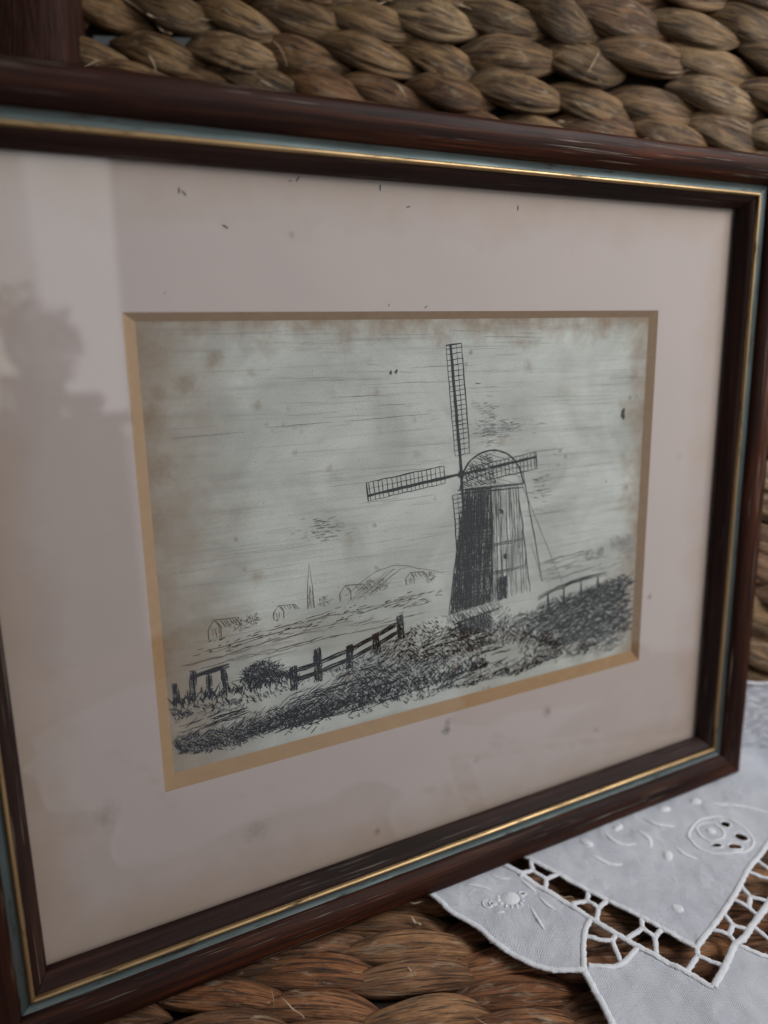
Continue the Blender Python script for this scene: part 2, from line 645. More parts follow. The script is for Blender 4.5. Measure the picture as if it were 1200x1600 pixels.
UPZ = Vector((0, 0, 1))
S0 = Vector((0, 0.2, 0))
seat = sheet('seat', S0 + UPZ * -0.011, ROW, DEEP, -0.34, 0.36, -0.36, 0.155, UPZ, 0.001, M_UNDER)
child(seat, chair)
rs = random.Random(21)
SEAT_MESH = [strand_mesh('seat_strand', 0.0520, 0.0134, 0.0092, math.radians(7 + rs.uniform(-3, 3)), 100 + i, M_SEAT) for i in range(12)]
spots = []
PITCH = 0.0119
for r in range(-30, 13):
    off = rs.uniform(0, 0.034)
    x = -0.34 + off
    y = r * PITCH + 0.004
    rsp = rs.uniform(0.032, 0.037)
    while x < 0.36:
        sp = rsp + rs.uniform(-0.002, 0.002)
        p = S0 + ROW * x + DEEP * (y + rs.gauss(0, 0.0008)) + UPZ * (-0.0060 + rs.uniform(-0.0016, 0.0008))
        mt = jitter(frame_mat(p, ROW, DEEP, UPZ), rs)
        spots.append((mt, rs.randrange(12)))
        x += sp
lay(spots, SEAT_MESH, seat, 'strand', 'far_strands', M_SEAT)

# backrest: strands over another added light-blocking sheet, left open at the slit
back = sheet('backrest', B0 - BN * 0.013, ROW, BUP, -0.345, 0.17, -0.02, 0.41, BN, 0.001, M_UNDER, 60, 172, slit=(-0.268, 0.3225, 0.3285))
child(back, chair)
rs = random.Random(5)
BACK_MESH = [strand_mesh('back_strand', 0.0465, 0.0160, 0.0084, -math.radians(9.5 + rs.uniform(-3, 3)), 300 + i, M_BACK) for i in range(12)]
spots = []
PB = 0.0148
for r in range(0, 29):
    x = -0.345 + rs.uniform(-0.01, 0.01) + (0.017 if r % 2 else 0)
    y = 0.0069 + r * PB
    rsp = rs.uniform(0.0265, 0.0310)
    while x < 0.17:
        sp = rsp + rs.uniform(-0.002, 0.002)
        y2 = y
        if x < -0.272:            # slack turns beside the post leave a slit in the weave
            y2 += 0.0034 if r == 22 else (-0.0026 if r == 21 else 0)
        p = B0 + ROW * x + BUP * (y2 + rs.gauss(0, 0.001)) + BN * (-0.0060 + rs.uniform(-0.0022, 0.0012))
        mt = jitter(frame_mat(p, ROW, BUP, BN), rs)
        spots.append((mt, rs.randrange(12)))
        x += sp
lay(spots, BACK_MESH, back, 'strand', 'far_strands', M_BACK)

# torn fibres and curled slips of leaf standing off the weave
M_SLIP = m_plain('dry_leaf_slip', (0.46, 0.34, 0.22), 0.7)
rs = random.Random(31)


def slip(parent, p, ax, up, L, W):
    nn = 9
    sd = ax.cross(up).normalized()
    vs, fs = [], []
    bend, lift = rs.uniform(-.5, .5), rs.uniform(.12, .55)
    for i in range(nn + 1):
        t = i / nn
        c = p + ax * (L * t) + sd * (bend * L * t * t) + up * (lift * L * t * t + 0.0004 * math.sin(t * 9))
        w = W * (1 - t) ** .7 * (0.35 + t if t < .65 else 1)
        vs += [c - sd * w, c + sd * w + up * W * .5]
    for i in range(nn):
        fs.append((2 * i, 2 * i + 1, 2 * i + 3, 2 * i + 2))
    child(mesh_obj('loose_fibre', vs, fs, M_SLIP), parent)


for _ in range(46):
    x, y = rs.uniform(-.10, .12), rs.uniform(-.05, .06)
    a = rs.gauss(0, .5) + (PI if rs.random() < .5 else 0)
    slip(seat, S0 + ROW * x + DEEP * y + UPZ * -0.0022, ROW * math.cos(a) + DEEP * math.sin(a), UPZ, rs.uniform(.003, .011), rs.uniform(.0001, .0007))
for _ in range(46):
    x, y = rs.uniform(-.33, .02), rs.uniform(.27, .345)
    a = rs.gauss(-.2, .5) + (PI if rs.random() < .5 else 0)
    slip(back, B0 + ROW * x + BUP * y + BN * -0.0022, ROW * math.cos(a) + BUP * math.sin(a), BN, rs.uniform(.004, .013), rs.uniform(.0001, .0009))

# corner post at the backrest's end, wrapped in dark leaf
vs, fs = [], []
n, k = 60, 40
for i in range(n + 1):
    v = -0.02 + 0.44 * i / n
    for j in range(k):
        a = 2 * PI * j / k
        ca, sa = math.cos(a), math.sin(a)
        q = (abs(ca) ** 4 + abs(sa) ** 4) ** -0.25
        rr = 0.021 * q * (1 + 0.07 * noise.noise(Vector((ca * 4, sa * 4, v * 9))) + 0.05 * noise.noise(Vector((ca * 9, sa * 9, v * 26))))
        vs.append(B0 + ROW * (-0.3555 + rr * ca * 1.05) + BUP * v + BN * (-0.004 + rr * sa))
for i in range(n):
    for j in range(k):
        a, b = i * k + j, i * k + (j + 1) % k
        fs.append((a, b, b + k, a + k))
fs.append(tuple(n * k + j for j in range(k)))
child(mesh_obj('corner_post', vs, fs, M_POST), chair)

# ------------------------------------------------------------------ framed etching
HW = Vector((0.88529421, 0.46503136, 0.0))
VW = Vector((0.05394395, -0.10269472, -0.99324913))
NW = Vector((-0.46189199, 0.87931771, -0.11600067))
OW = Vector((-0.07209178, 0.22202492, 0.21359932))
base = OW + HW * 0.10175 + VW * 0.214
fmat = Matrix((HW, -VW, -NW)).transposed().to_4x4()
fmat.translation = base
frame = empty('picture_frame', 'dark wooden frame holding a windmill etching, leaning on the woven chair back', 'picture frame', fmat)
MM = 0.001


def fl(u, v, z):
    """mm on the mat's face (from the window's top left corner, v down), z towards the viewer -> frame space in m"""
    return Vector(((u - 101.75) * MM, (214.0 - v) * MM, z * MM))


SL, SR, STP, SB = -40.0, 243.6, -39.4, 194.6      # the sight edge of the moulding
cu, cv = (SL + SR) / 2, (STP + SB) / 2
OUTER = [(8.3, 8.1), (8.5, 9.0), (9.1, 10.0), (10.2, 11.1), (11.8, 12.0), (13.8, 12.6), (16, 12.8), (17.6, 12.6), (18.6, 12.0), (19.1, 11.0), (19.2, 9.5), (19.2, -8), (8.3, -8)]
SILV = [(5.5, 7.0), (5.6, 7.75), (6.1, 7.65), (6.9, 7.75), (7.7, 8.05), (8.35, 8.5), (8.4, 7.0)]
GOLD = [(5.02 + 0.78 * math.cos(a), 7.75 + 0.9 * math.sin(a)) for a in [PI * t / 10 for t in range(11)]] + [(4.24, 6.5), (5.80, 6.5)]
LIP = [(0, 1.3), (0, 2.2), (0.3, 2.9), (0.9, 3.7), (1.6, 4.7), (2.3, 5.8), (3.0, 6.6), (3.7, 7.1), (4.2, 7.2), (4.35, 6.6), (4.5, 6.2), (4.5, 1.3)]


def rail(name, prof, length, mat, n=36, wob=0.0, seed=0):
    """mitred strip: x along its length, y outwards, z towards the viewer"""
    vs, fs = [], []
    k = len(prof)
    for i in range(n + 1):
        t = -1 + 2 * i / n
        for (w, h) in prof:
            x = t * (length / 2 + w - 0.16)
            d = wob * noise.noise(Vector((x * 0.04 + seed * 9, w * 0.3, h * 0.3)))
            vs.append((x * MM, (w + d) * MM, (h + d) * MM))
    for i in range(n):
        for j in range(k):
            a, b = i * k + j, i * k + (j + 1) % k
            fs.append((a, a + k, b + k, b))
    fs.append(tuple(range(k)))
    fs.append(tuple(n * k + j for j in range(k))[::-1])
    me = bpy.data.meshes.new(name)
    me.from_pydata(vs, [], fs)
    me.polygons.foreach_set('use_smooth', [len(p.vertices) == 4 for p in me.polygons])
    me.materials.append(mat)
    me.update()
    bm = bmesh.new()
    bm.from_mesh(me)
    bmesh.ops.recalc_face_normals(bm, faces=bm.faces)
    bm.to_mesh(me)
    bm.free()
    o = bpy.data.objects.new(name, me)
    COL.objects.link(o)
    try:
        me.set_sharp_from_angle(angle=math.radians(50))
    except Exception:
        pass
    return o


sides = [
    (fl(cu, STP, 0), Vector((1, 0, 0)), Vector((0, 1, 0)), SR - SL),
    (fl(SR, cv, 0), Vector((0, -1, 0)), Vector((1, 0, 0)), SB - STP),
    (fl(cu, SB, 0), Vector((-1, 0, 0)), Vector((0, -1, 0)), SR - SL),
    (fl(SL, cv, 0), Vector((0, 1, 0)), Vector((-1, 0, 0)), SB - STP),
]
for i, (p, ax, ay, ln) in enumerate(sides):
    mt = frame_mat(p, ax, ay, Vector((0, 0, 1)))
    o = rail('moulding_rail', OUTER, ln, M_WOOD, wob=0.12, seed=i)
    o.parent = frame
    o.matrix_local = mt
    for nm, pr, ma in (('inner_lip', LIP, M_LIP), ('gilt_bead', GOLD, M_GOLD), ('silver_strip', SILV, M_SILVER)):
        c = rail(nm, pr, ln, ma, wob=0.05, seed=i + 5)
        c.parent = o
        c.matrix_local = Matrix.Identity(4)

# mat board with its window, the tan bevel, the sheet behind
WIN = (0.0, 0.0, 205.0, 148.5)
BW = dict(l=3.7, t=2.5, r=3.0, b=4.6)
DEPTH = -2.0


def quad_strip(name, outer, inner, zo, zi, mat, parent, sub=24):
    vs, fs = [], []
    co = [(outer[0], outer[1]), (outer[2], outer[1]), (outer[2], outer[3]), (outer[0], outer[3])]
    ci = [(inner[0], inner[1]), (inner[2], inner[1]), (inner[2], inner[3]), (inner[0], inner[3])]
    for e in range(4):
        for s in range(sub):
            t = s / sub
            for c, z in ((co, zo), (ci, zi)):
                a, b = c[e], c[(e + 1) % 4]
                vs.append(fl(a[0] + (b[0] - a[0]) * t, a[1] + (b[1] - a[1]) * t, z))
    n = 4 * sub
    for i in range(n):
        a, b = 2 * i, 2 * ((i + 1) % n)
        fs.append((a, b, b + 1, a + 1)[::-1])
    o = mesh_obj(name, vs, fs, mat, parent, smooth=False)
    return o


def in_sheet(o):
    """move the mesh so that its object space reads in mm from the window corner (for the stains in the material)"""
    off = Vector((-101.75 * MM, 214.0 * MM, 0))
    for v in o.data.vertices:
        v.co = Vector((v.co.x - off.x, -(v.co.y - off.y), -v.co.z))
    o.matrix_local = Matrix(((1, 0, 0, off.x), (0, -1, 0, off.y), (0, 0, -1, 0), (0, 0, 0, 1)))


mat_board = quad_strip('mat_board', (SL - 6, STP - 6, SR + 6, SB + 6), WIN, 0.0, 0.0, M_MAT, frame)
in_sheet(mat_board)
inner = (WIN[0] + BW['l'], WIN[1] + BW['t'], WIN[2] - BW['r'], WIN[3] - BW['b'])
bev = quad_strip('bevel', WIN, inner, 0.0, DEPTH, M_BEVEL, frame)
bev.parent = mat_board
in_sheet(bev)
bev.matrix_local = Matrix.Identity(4)
vs = [fl(-12, -12, DEPTH - .02), fl(217, -12, DEPTH - .02), fl(217, 160, DEPTH - .02), fl(-12, 160, DEPTH - .02)]
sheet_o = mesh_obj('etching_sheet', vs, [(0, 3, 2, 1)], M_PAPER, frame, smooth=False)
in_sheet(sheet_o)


def box_obj(name, u0, v0, z0, u1, v1, z1, mat, parent):
    p = [fl(u, v, z) for z in (z0, z1) for v in (v0, v1) for u in (u0, u1)]
    f = [(0, 1, 3, 2), (4, 6, 7, 5), (0, 4, 5, 1), (2, 3, 7, 6), (0, 2, 6, 4), (1, 5, 7, 3)]
    return mesh_obj(name, p, f, mat, parent, smooth=False)


box_obj('glass_pane', SL - 4, STP - 4, 0.6, SR + 4, SB + 4, 2.1, M_GLASS, frame)
box_obj('backing_board', SL - 6.5, STP - 6.5, -7.5, SR + 6.5, SB + 6.5, -4.5, m_plain('brown_backing', (0.16, 0.10, 0.06)), frame)


# ---- the drawing: ribbons of ink, in mm on the sheet
class Ink:
    def __init__(self):
        self.v, self.f = [], []
        self.r = random.Random(11)

    def stroke(self, pts, w, taper=True, wob=0.0):
        P = [Vector((a, b)) for a, b in pts]
        n = len(P)
        z = -(DEPTH + 0.03 + self.r.random() * 0.06)
        i0 = len(self.v)
        for i, p in enumerate(P):
            d = (P[min(i + 1, n - 1)] - P[max(i - 1, 0)])
            d = d.normalized() if d.length > 1e-9 else Vector((1, 0))
            nn = Vector((-d.y, d.x))
            t = i / (n - 1) if n > 1 else 0
            ww = w * 0.5
            if taper:
                ww *= 0.25 + 0.75 * math.sin(PI * min(1, max(0, 0.12 + 0.78 * t)))
            ww *= self.r.uniform(0.75, 1.25)
            q = p + nn * self.r.gauss(0, wob)
            a, b = q + nn * ww, q - nn * ww
            self.v += [(a.x * MM, a.y * MM, z * MM), (b.x * MM, b.y * MM, z * MM)]
        for i in range(n - 1):
            a = i0 + 2 * i
            self.f.append((a, a + 1, a + 3, a + 2))

    def line(self, a, b, w, wob=0.06, n=None, taper=True, bow=0.0):
        a, b = Vector(a), Vector(b)
        L = (b - a).length
        n = n or max(2, min(14, int(L / 2.5) + 1))
        nn = Vector((-(b - a).y, (b - a).x)).normalized() if L > 0 else Vector((0, 1))
        pts = [tuple(a.lerp(b, i / n) + nn * bow * math.sin(PI * i / n)) for i in range(n + 1)]
        self.stroke(pts, w, taper, wob)

    def hatch(self, poly, ang, gap, w, cover=1.0, wob=0.08, minlen=0.8):
        """parallel lines clipped to a polygon, each broken here and there"""
        ca, sa = math.cos(ang), math.sin(ang)
        P = [(x * ca + y * sa, -x * sa + y * ca) for x, y in poly]
        y = min(p[1] for p in P)
        y1 = max(p[1] for p in P)
        while y < y1:
            y += gap * self.r.uniform(0.6, 1.4)
            xs = []
            for i in range(len(P)):
                (xa, ya), (xb, yb) = P[i], P[(i + 1) % len(P)]
                if (ya > y) != (yb > y):
                    xs.append(xa + (y - ya) / (yb - ya) * (xb - xa))
            xs.sort()
            for a, b in zip(xs[::2], xs[1::2]):
                x = a
                while x < b:
                    e = min(b, x + self.r.uniform(0.3, 1.0) * max(6, (b - a)))
                    if self.r.random() < cover and e - x > minlen:
                        p = (x * ca - y * sa, x * sa + y * ca)
                        q = (e * ca - y * sa, e * sa + y * ca)
                        self.line(p, q, w * self.r.uniform(0.6, 1.3), wob)
                    x = e + self.r.uniform(0.1, 0.8)

    def build(self, name, mat, parent):
        o = mesh_obj(name, self.v, self.f, mat, parent, smooth=False)
        o['kind'] = 'stuff'
        return o


ink, grey, brown = Ink(), Ink(), Ink()
R = random.Random(77)
NZ = lambda x, y, s=1.0: noise.noise(Vector((x * s, y * s, 1.7)))


def sail(I, hub, ang, ln, wid, side=1, foot=7.0):
    """one straight lattice sail: a stock with bars and hemlath on one side"""
    d = Vector((math.cos(ang), -math.sin(ang)))
    nn = Vector((-d.y, d.x)) * side
    h = Vector(hub)
    I.line(h, h + d * ln, 0.95, 0.05, taper=False)
    I.line(h + nn * .5, h + d * ln + nn * .3, 0.5, 0.05)
    for f, w in ((1.0, 0.42), (0.52, 0.22)):
        I.line(h + d * foot + nn * wid * f, h + d * ln + nn * wid * f * 1.05, w, 0.08)
    I.line(h + d * foot - nn * wid * .42, h + d * ln - nn * wid * .42, 0.3, 0.08)
    t = foot
    while t <= ln:
        I.line(h + d * t - nn * wid * .42, h + d * t + nn * wid * 1.03, 0.3, 0.05, n=3)
        t += 1.75 * R.uniform(0.85, 1.15)
    I.line(h + d * ln - nn * wid * .45, h + d * ln + nn * wid * 1.06, 0.6, 0.05)


# the mill: a plain tapered tower with a boat-shaped cap
HUB = (113.5, 57.0)
tower_dark = [(115.5, 63), (126.5, 62.5), (127.5, 108), (108.5, 110)]
tower_light = [(126.5, 62.5), (138.5, 63.5), (145.5, 107), (127.5, 108)]
for a, g, w, c in ((PI / 2 + .03, 0.55, 0.42, 1.0), (0.06, 1.5, 0.30, .9), (1.1, 0.95, 0.30, .9), (PI / 2, 0.9, 0.38, .95)):
    ink.hatch(tower_dark, a, g, w, c)
ink.hatch(tower_light, PI / 2 - .06, 1.05, 0.26, 0.75)
ink.hatch([(126.5, 63), (131, 63), (133, 108), (127.5, 108)], PI / 2 - .03, 0.8, 0.34, 0.85)
grey.hatch(tower_light, PI / 2 - .1, 0.9, 0.30, 0.8)
for a, b in (((115.5, 62), (108.0, 110)), ((138.8, 63), (146, 107.5)), ((126.5, 62), (127.7, 108))):
    ink.line(a, b, 0.5, 0.12)
for yy in (86, 97):
    ink.line((112.6 - (yy - 86) * .14, yy), (142 + (yy - 86) * .16, yy - 1.2), 0.45, 0.1)
    ink.line((112.6 - (yy - 86) * .14, yy + .7), (142 + (yy - 86) * .16, yy - .5), 0.35, 0.1)
for a, g, w, c in ((PI / 2, 0.7, 0.36, .9), (0.8, 1.2, 0.3, .7)):
    ink.hatch([(113, 70), (120, 64), (124, 64), (122, 108), (108.8, 109.5)], a, g, w, c)
cap = [(113, 62.5), (115.5, 54.5), (121, 50.5), (128, 49.5), (135, 52), (139.5, 57), (141.5, 63)]
ink.stroke([tuple(p) for p in curve([Vector(c) for c in cap], 1.5)], 0.6, False, 0.06)
ink.line((112, 62.8), (142, 63.4), 0.9, 0.08)
ink.line((112.5, 64.2), (141.8, 64.8), 0.5, 0.08)
for a, g, c in ((0.5, 0.8, .75), (-.25, 1.2, .7), (1.2, 1.5, .6)):
    ink.hatch([(113, 62), (116, 54.5), (121, 51), (127, 50), (129, 62)], a, g, 0.34, c)
grey.hatch(cap, 0.3, 1.0, 0.28, 0.7)
for (x, y) in ((131.5, 73), (133.5, 91)):
    for _ in range(8):
        ink.line((x - .9, y + R.uniform(-1.3, 1.3)), (x + .9, y + R.uniform(-1.3, 1.3)), 0.5, 0.05, n=2)
door = [(129.5, 99), (134.5, 98.6), (135, 108), (130, 108.4)]
ink.hatch(door, PI / 2, 0.5, 0.45, 1.0)
ink.hatch(door, 0.1, 0.8, 0.35, 1.0)
# tail pole and braces
ink.line((141, 58), (152, 104), 0.4, 0.1)
grey.line((139, 60), (163, 108), 0.35, 0.1)
grey.line((152, 104), (146, 88), 0.4, 0.1)
for ang, ln in ((1.67, 46), (1.67 + PI / 2, 38), (1.67 + PI, 48), (1.67 + 1.5 * PI, 34)):
    sail(ink, HUB, ang, ln, 4.4)
for _ in range(26):
    a = R.uniform(0, 2 * PI)
    ink.line(HUB, (HUB[0] + 1.6 * math.cos(a), HUB[1] + 1.6 * math.sin(a)), 0.5, 0.05, n=2)

# low shed and mound below the mill
shed = [(112, 113), (127, 111.5), (128, 119), (113.5, 121)]
ink.hatch(shed, PI / 2, 0.55, 0.45, 1.0)
ink.hatch(shed, 0.0, 0.8, 0.35, 0.9)
roof = [(108.5, 110.5), (131, 107.5), (133, 111), (111, 114)]
ink.hatch(roof, 0.9, 0.9, 0.32, 0.9)
ink.line((110.5, 114), (133, 111), 0.6, 0.1)


def ground(x):
    """the top of the near bank, mm down the sheet"""
    return 121.5 - 10.5 / (1 + math.exp(-(x - 84) / 9.0)) + 2.2 * math.sin(x * 0.05) - 2.0 / (1 + math.exp(-(x - 165) / 8.0))


# hatched grass on the bank
def grass(I, x, y, s, lean, w):
    a = -PI / 2 + lean + R.gauss(0, 0.13)
    L = s * R.uniform(0.6, 1.3)
    c = R.gauss(0, 0.25) * L
    I.stroke([(x, y), (x + L * .5 * math.cos(a) + c * .3, y + L * .5 * math.sin(a)), (x + L * math.cos(a) + c, y + L * math.sin(a))], w, True, 0.03)


for _ in range(19000):
    x = R.uniform(5, 198)
    top = ground(x)
    low = 140.5 + NZ(x, 3, .06) * 3 + (0 if x > 20 else -2)
    y = top + (low - top) * R.random() ** 0.85
    band = (y - top) / (low - top)
    dens = 0.42 + 0.85 * NZ(x * .6, y * 2.4, .055) + 0.35 * math.sin(band * 9.5 + x * 0.035)
    dens += 0.25 * (x > 55) * (band < .55) + 0.35 * (x > 140) * (band < .7)
    dens -= 0.5 * (28 < x < 60) * (band < .35)
    dens -= 0.45 * math.exp(-((x - 103) / 10) ** 2 - ((y - 123) / 4.5) ** 2) + 0.7 * math.exp(-((x - 146) / 13) ** 2 - ((y - 114) / 4) ** 2)
    if R.random() < dens:
        grass(ink if R.random() < .85 else grey, x, y, R.uniform(0.7, 1.9), (0.9 if NZ(x, y * 2.5, .07) > -.05 else -0.75) + 0.5 * NZ(x, y, .2), R.uniform(0.15, 0.36))
for _ in range(520):
    x = R.uniform(6, 190)
    y = R.uniform(ground(x) + 3, 139)
    if NZ(x, y * 3, .05) > -0.05:
        ink.line((x, y), (x + R.uniform(4, 12), y - R.uniform(0, 1.6)), R.uniform(0.25, 0.5), 0.22)
for _ in range(700):                     # darkest clumps right of the mill and at the sheet's lower edge
    x = R.uniform(150, 199)
    y = R.uniform(ground(x) + 1, 134)
    ink.line((x, y), (x + R.uniform(1.5, 5), y - R.uniform(-.5, 1.4)), R.uniform(0.3, 0.6), 0.2)
for _ in range(900):
    x = R.uniform(40, 125)
    y = 136.5 + NZ(x, 1, .08) * 2 - (x - 40) * 0.03 + R.gauss(0, 1.9)
    grass(ink, x, y, 2.0, R.choice((0.8, -0.7)), 0.4)

for pl, an, gp, w, cv in (([(40, 127), (60, 124), (90, 118), (108, 121), (108, 127), (70, 134), (45, 136)], -0.55, 0.75, 0.30, .55),
                          ([(46, 129), (66, 125), (92, 119), (104, 122), (84, 131), (60, 135)], 0.75, 0.9, 0.26, .5),
                          ([(150, 113), (196, 108), (198, 131), (165, 134), (140, 128)], -0.5, 0.8, 0.34, .6),
                          ([(158, 114), (196, 110), (198, 126), (170, 130)], 0.5, 1.0, 0.30, .6),
                          ([(8, 131), (40, 129), (70, 133), (60, 138), (12, 138)], -0.62, 0.8, 0.26, .5)):
    ink.hatch(pl, an, gp, w, cv, wob=0.16)
# post and rail fence climbing the bank
posts = [(46, 8.0), (55, 11.5), (67, 8.0), (78, 7.0), (88, 8.5)]
tops = []
for (x, hh) in posts:
    g = ground(x) + 1.6
    k_ = R.uniform(-.9, .9)
    pl = [(x - 1.45 + k_, g - hh), (x + 1.25 + k_, g - hh - .6), (x + 1.5, g + .6), (x - 1.6, g + .6)]
    ink.hatch(pl, PI / 2 + R.uniform(-.08, .08), 0.34, 0.46, 1.0)
    ink.hatch(pl, 0.6, 0.9, 0.3, .9)
    tops.append((x, g, hh))
for (a, b) in zip(tops[:-1], tops[1:]):
    for f in (0.78, 0.36):
        p0, p1 = Vector((a[0], a[1] - 8 * f)), Vector((b[0], b[1] - 8 * f))
        for o in (-.75, -.45, -.1, .25, .6):
            ink.line(p0 + Vector((0, o)), p1 + Vector((0, o)), 0.42, 0.08)
# old gate posts at the left, with a bush
for (x, hh, lean) in ((6.5, 6.5, -.4), (11.5, 9.5, .7), (17, 7, .3), (22.5, 8, -.6)):
    g = 119.5
    pl = [(x - 1.0 + lean, g - hh), (x + 1.0 + lean, g - hh + .4), (x + 1.2, g + 1), (x - 1.1, g + 1)]
    ink.hatch(pl, PI / 2, 0.4, 0.45, 1.0)
    ink.hatch(pl, 0.7, 0.9, 0.3, .9)
for o in (-.7, -.3, .1, .5):
    ink.line((11, 112.6 + o), (24, 111.2 + o), 0.5, 0.1)
for _ in range(330):
    a = R.uniform(0.15, PI - .15)
    r = 7.5 * R.random() ** .6
    x, y = 35 + r * math.cos(a) * 1.1, 120.5 - r * math.sin(a)
    ink.stroke([(x, y), (x + R.gauss(0, .8), y - R.uniform(.3, 1.4)), (x + R.gauss(0, 1.2), y - R.uniform(.8, 2.0))], R.uniform(0.2, 0.42), True, .05)
for _ in range(260):
    x = R.uniform(5, 48)
    grass(ink, x, 121 + R.gauss(0, .9), 2.2, R.uniform(-.5, .6), 0.38)

# the far country: fields, roofs, trees, a spire, drawn fine
for k in range(46):
    x = R.uniform(6, 96)
    y = R.uniform(101, 113) - x * 0.02
    brown.line((x, y), (x + R.uniform(5, 22), y - R.uniform(0.1, 1.6)), R.uniform(0.15, 0.34), 0.14)
for k in range(120):
    x = R.uniform(12, 104)
    y = 104.5 - x * 0.035 + R.gauss(0, 1.6)
    ink.line((x, y), (x + R.uniform(.8, 3), y - .3), R.uniform(.2, .32), 0.1)


def house(I, x, y, w, h, r):
    I.stroke([(x, y), (x, y - h), (x + w * .35, y - h - r), (x + w * .7, y - h), (x + w * .7, y)], .28, False, .05)
    I.stroke([(x + w * .35, y - h - r), (x + w * 1.5, y - h - r + .5), (x + w * 1.8, y - h + .3)], .28, False, .05)
    I.hatch([(x + w * .35, y - h - r), (x + w * 1.5, y - h - r + .5), (x + w * 1.8, y - h + .3), (x + w * .7, y - h)], 1.0, .7, .24, .9)
    I.hatch([(x, y), (x, y - h), (x + w * .7, y - h), (x + w * .7, y)], PI / 2, .8, .22, .6)


for a in ((18, 101, 6, 3.2, 3.0), (40, 98.6, 5, 2.5, 2.2), (64, 96.5, 6, 2.8, 2.6), (90, 95, 5, 2.4, 2)):
    house(brown, *a)
brown.stroke([(52, 97), (52.3, 90), (53.2, 81), (54.2, 90), (54.5, 97)], .3, False, .05)
brown.hatch([(52.3, 97), (52.5, 89), (54.0, 89), (54.4, 97)], PI / 2, .5, .25, .9)
for (cx, cy, r) in ((28, 98, 3), (33, 97.5, 2.4), (58, 95.5, 2.2), (76, 93.8, 3.4), (81, 93.5, 2.6), (100, 94, 2.4)):
    for _ in range(int(46 * r / 2)):
        a, q = R.uniform(0, 2 * PI), r * R.random() ** .5
        brown.stroke([(cx + q * math.cos(a), cy + q * .8 * math.sin(a)), (cx + q * math.cos(a) + R.gauss(0, .6), cy + q * .8 * math.sin(a) - R.uniform(.2, .9))], .26, True, .05)
brown.hatch([(64, 98), (74, 91.5), (84, 88), (90, 88.5), (76, 96)], -0.55, 0.6, 0.24, .85)
brown.stroke([tuple(p) for p in curve([Vector(c) for c in ((66, 95), (76, 89), (86, 87), (97, 90), (106, 93))], 2)], .25, True, .1)
for k in range(60):
    x = R.uniform(148, 199)
    y = R.choice((97, 101, 104.5)) + R.gauss(0, .8) - (x - 148) * .06
    grey.line((x, y), (x + R.uniform(2, 9), y - R.uniform(0, .9)), R.uniform(.25, .5), .12)
for (cx, cy, r) in ((176, 97, 2.2), (182, 96.4, 1.8), (190, 94, 3.2), (196, 94, 2.8)):
    for _ in range(50):
        a, q = R.uniform(0, 2 * PI), r * R.random() ** .5
        grey.stroke([(cx + q * math.cos(a), cy + q * math.sin(a)), (cx + q * math.cos(a) + R.gauss(0, .7), cy + q * math.sin(a) - R.uniform(.3, 1.2))], .4, True, .05)
# plank bridge at the right
for o in (0, .6, 1.2):
    ink.line((150, 110 + o), (186, 105.5 + o), .5, .12, bow=-1.6)
for x in (155, 163, 172, 181):
    ink.line((x, 109.5 - (x - 150) * .1), (x + .4, 117 - (x - 150) * .1), .9, .1)

# plate tone: faint wiped scratches across the sky
for _ in range(300):
    x = R.uniform(2, 190)
    y = R.uniform(4, 92) if R.random() < .85 else R.uniform(92, 110)
    L = R.uniform(3, 30)
    grey.line((x, y), (min(202, x + L), y - R.uniform(-.2, 0.05) * L * .2), R.uniform(0.04, 0.10), .05)
for _ in range(12):
    x = R.uniform(8, 150)
    y = R.uniform(8, 88)
    L = R.uniform(10, 34)
    ink.line((x, y), (x + L, y - L * .015), R.uniform(0.05, 0.11), .04)
for (cx, cy, n, sx, sy) in ((58, 70.5, 70, 4.2, 2.0), (124, 40, 80, 2.5, 5), (131, 41.5, 110, 7, 1.8), (149, 66, 60, 2.2, 4.0)):
    for _ in range(n):
        x, y = R.gauss(cx, sx), R.gauss(cy, sy)
        (ink if R.random() < .15 else grey).line((x, y), (x + R.uniform(.8, 3.6), y + R.gauss(0, .15)), R.uniform(.12, .32), .05, n=2)
for _ in range(160):
    x, y = R.uniform(4, 200), R.uniform(4, 140)
    ink.line((x, y), (x + R.uniform(.1, .35), y + R.uniform(-.2, .2)), R.uniform(.12, .3), .02, n=2)
for a in (ink, grey, brown):
    pass
ink.build('ink_lines', M_INK, sheet_o)
grey.build('faint_ink_lines', M_GREYINK, sheet_o)
brown.build('distant_ink_lines', M_BROWNINK, sheet_o)

# tiny dead thrips and crumbs trapped under the glass
M_SPECK = m_plain('dry_speck', (0.035, 0.028, 0.014), 0.7)


def speck_mesh(seed):
    rnd = random.Random(seed)
    vs, fs = [], []
    n, k = 7, 6
    for i in range(n + 1):
        s = -1 + 2 * i / n
        r = 0.17 * (1 - abs(s) ** 2.4) ** .5 * (1 + rnd.uniform(-.25, .25)) + .02
        for j in range(k):
            a = 2 * PI * j / k
            vs.append(((s * 0.9) * MM, (r * math.cos(a) + .12 * s * s * rnd.choice((1,))) * MM, r * math.sin(a) * .7 * MM))
    for i in range(n):
        for j in range(k):
            a, b = i * k + j, i * k + (j + 1) % k
            fs.append((a, b, b + k, a + k))
    fs += [tuple(range(k))[::-1], tuple(n * k + j for j in range(k))]
    me = bpy.data.meshes.new('speck')
    me.from_pydata(vs, [], fs)
    me.materials.append(M_SPECK)
    me.polygons.foreach_set('use_smooth', [True] * len(me.polygons))
    return me


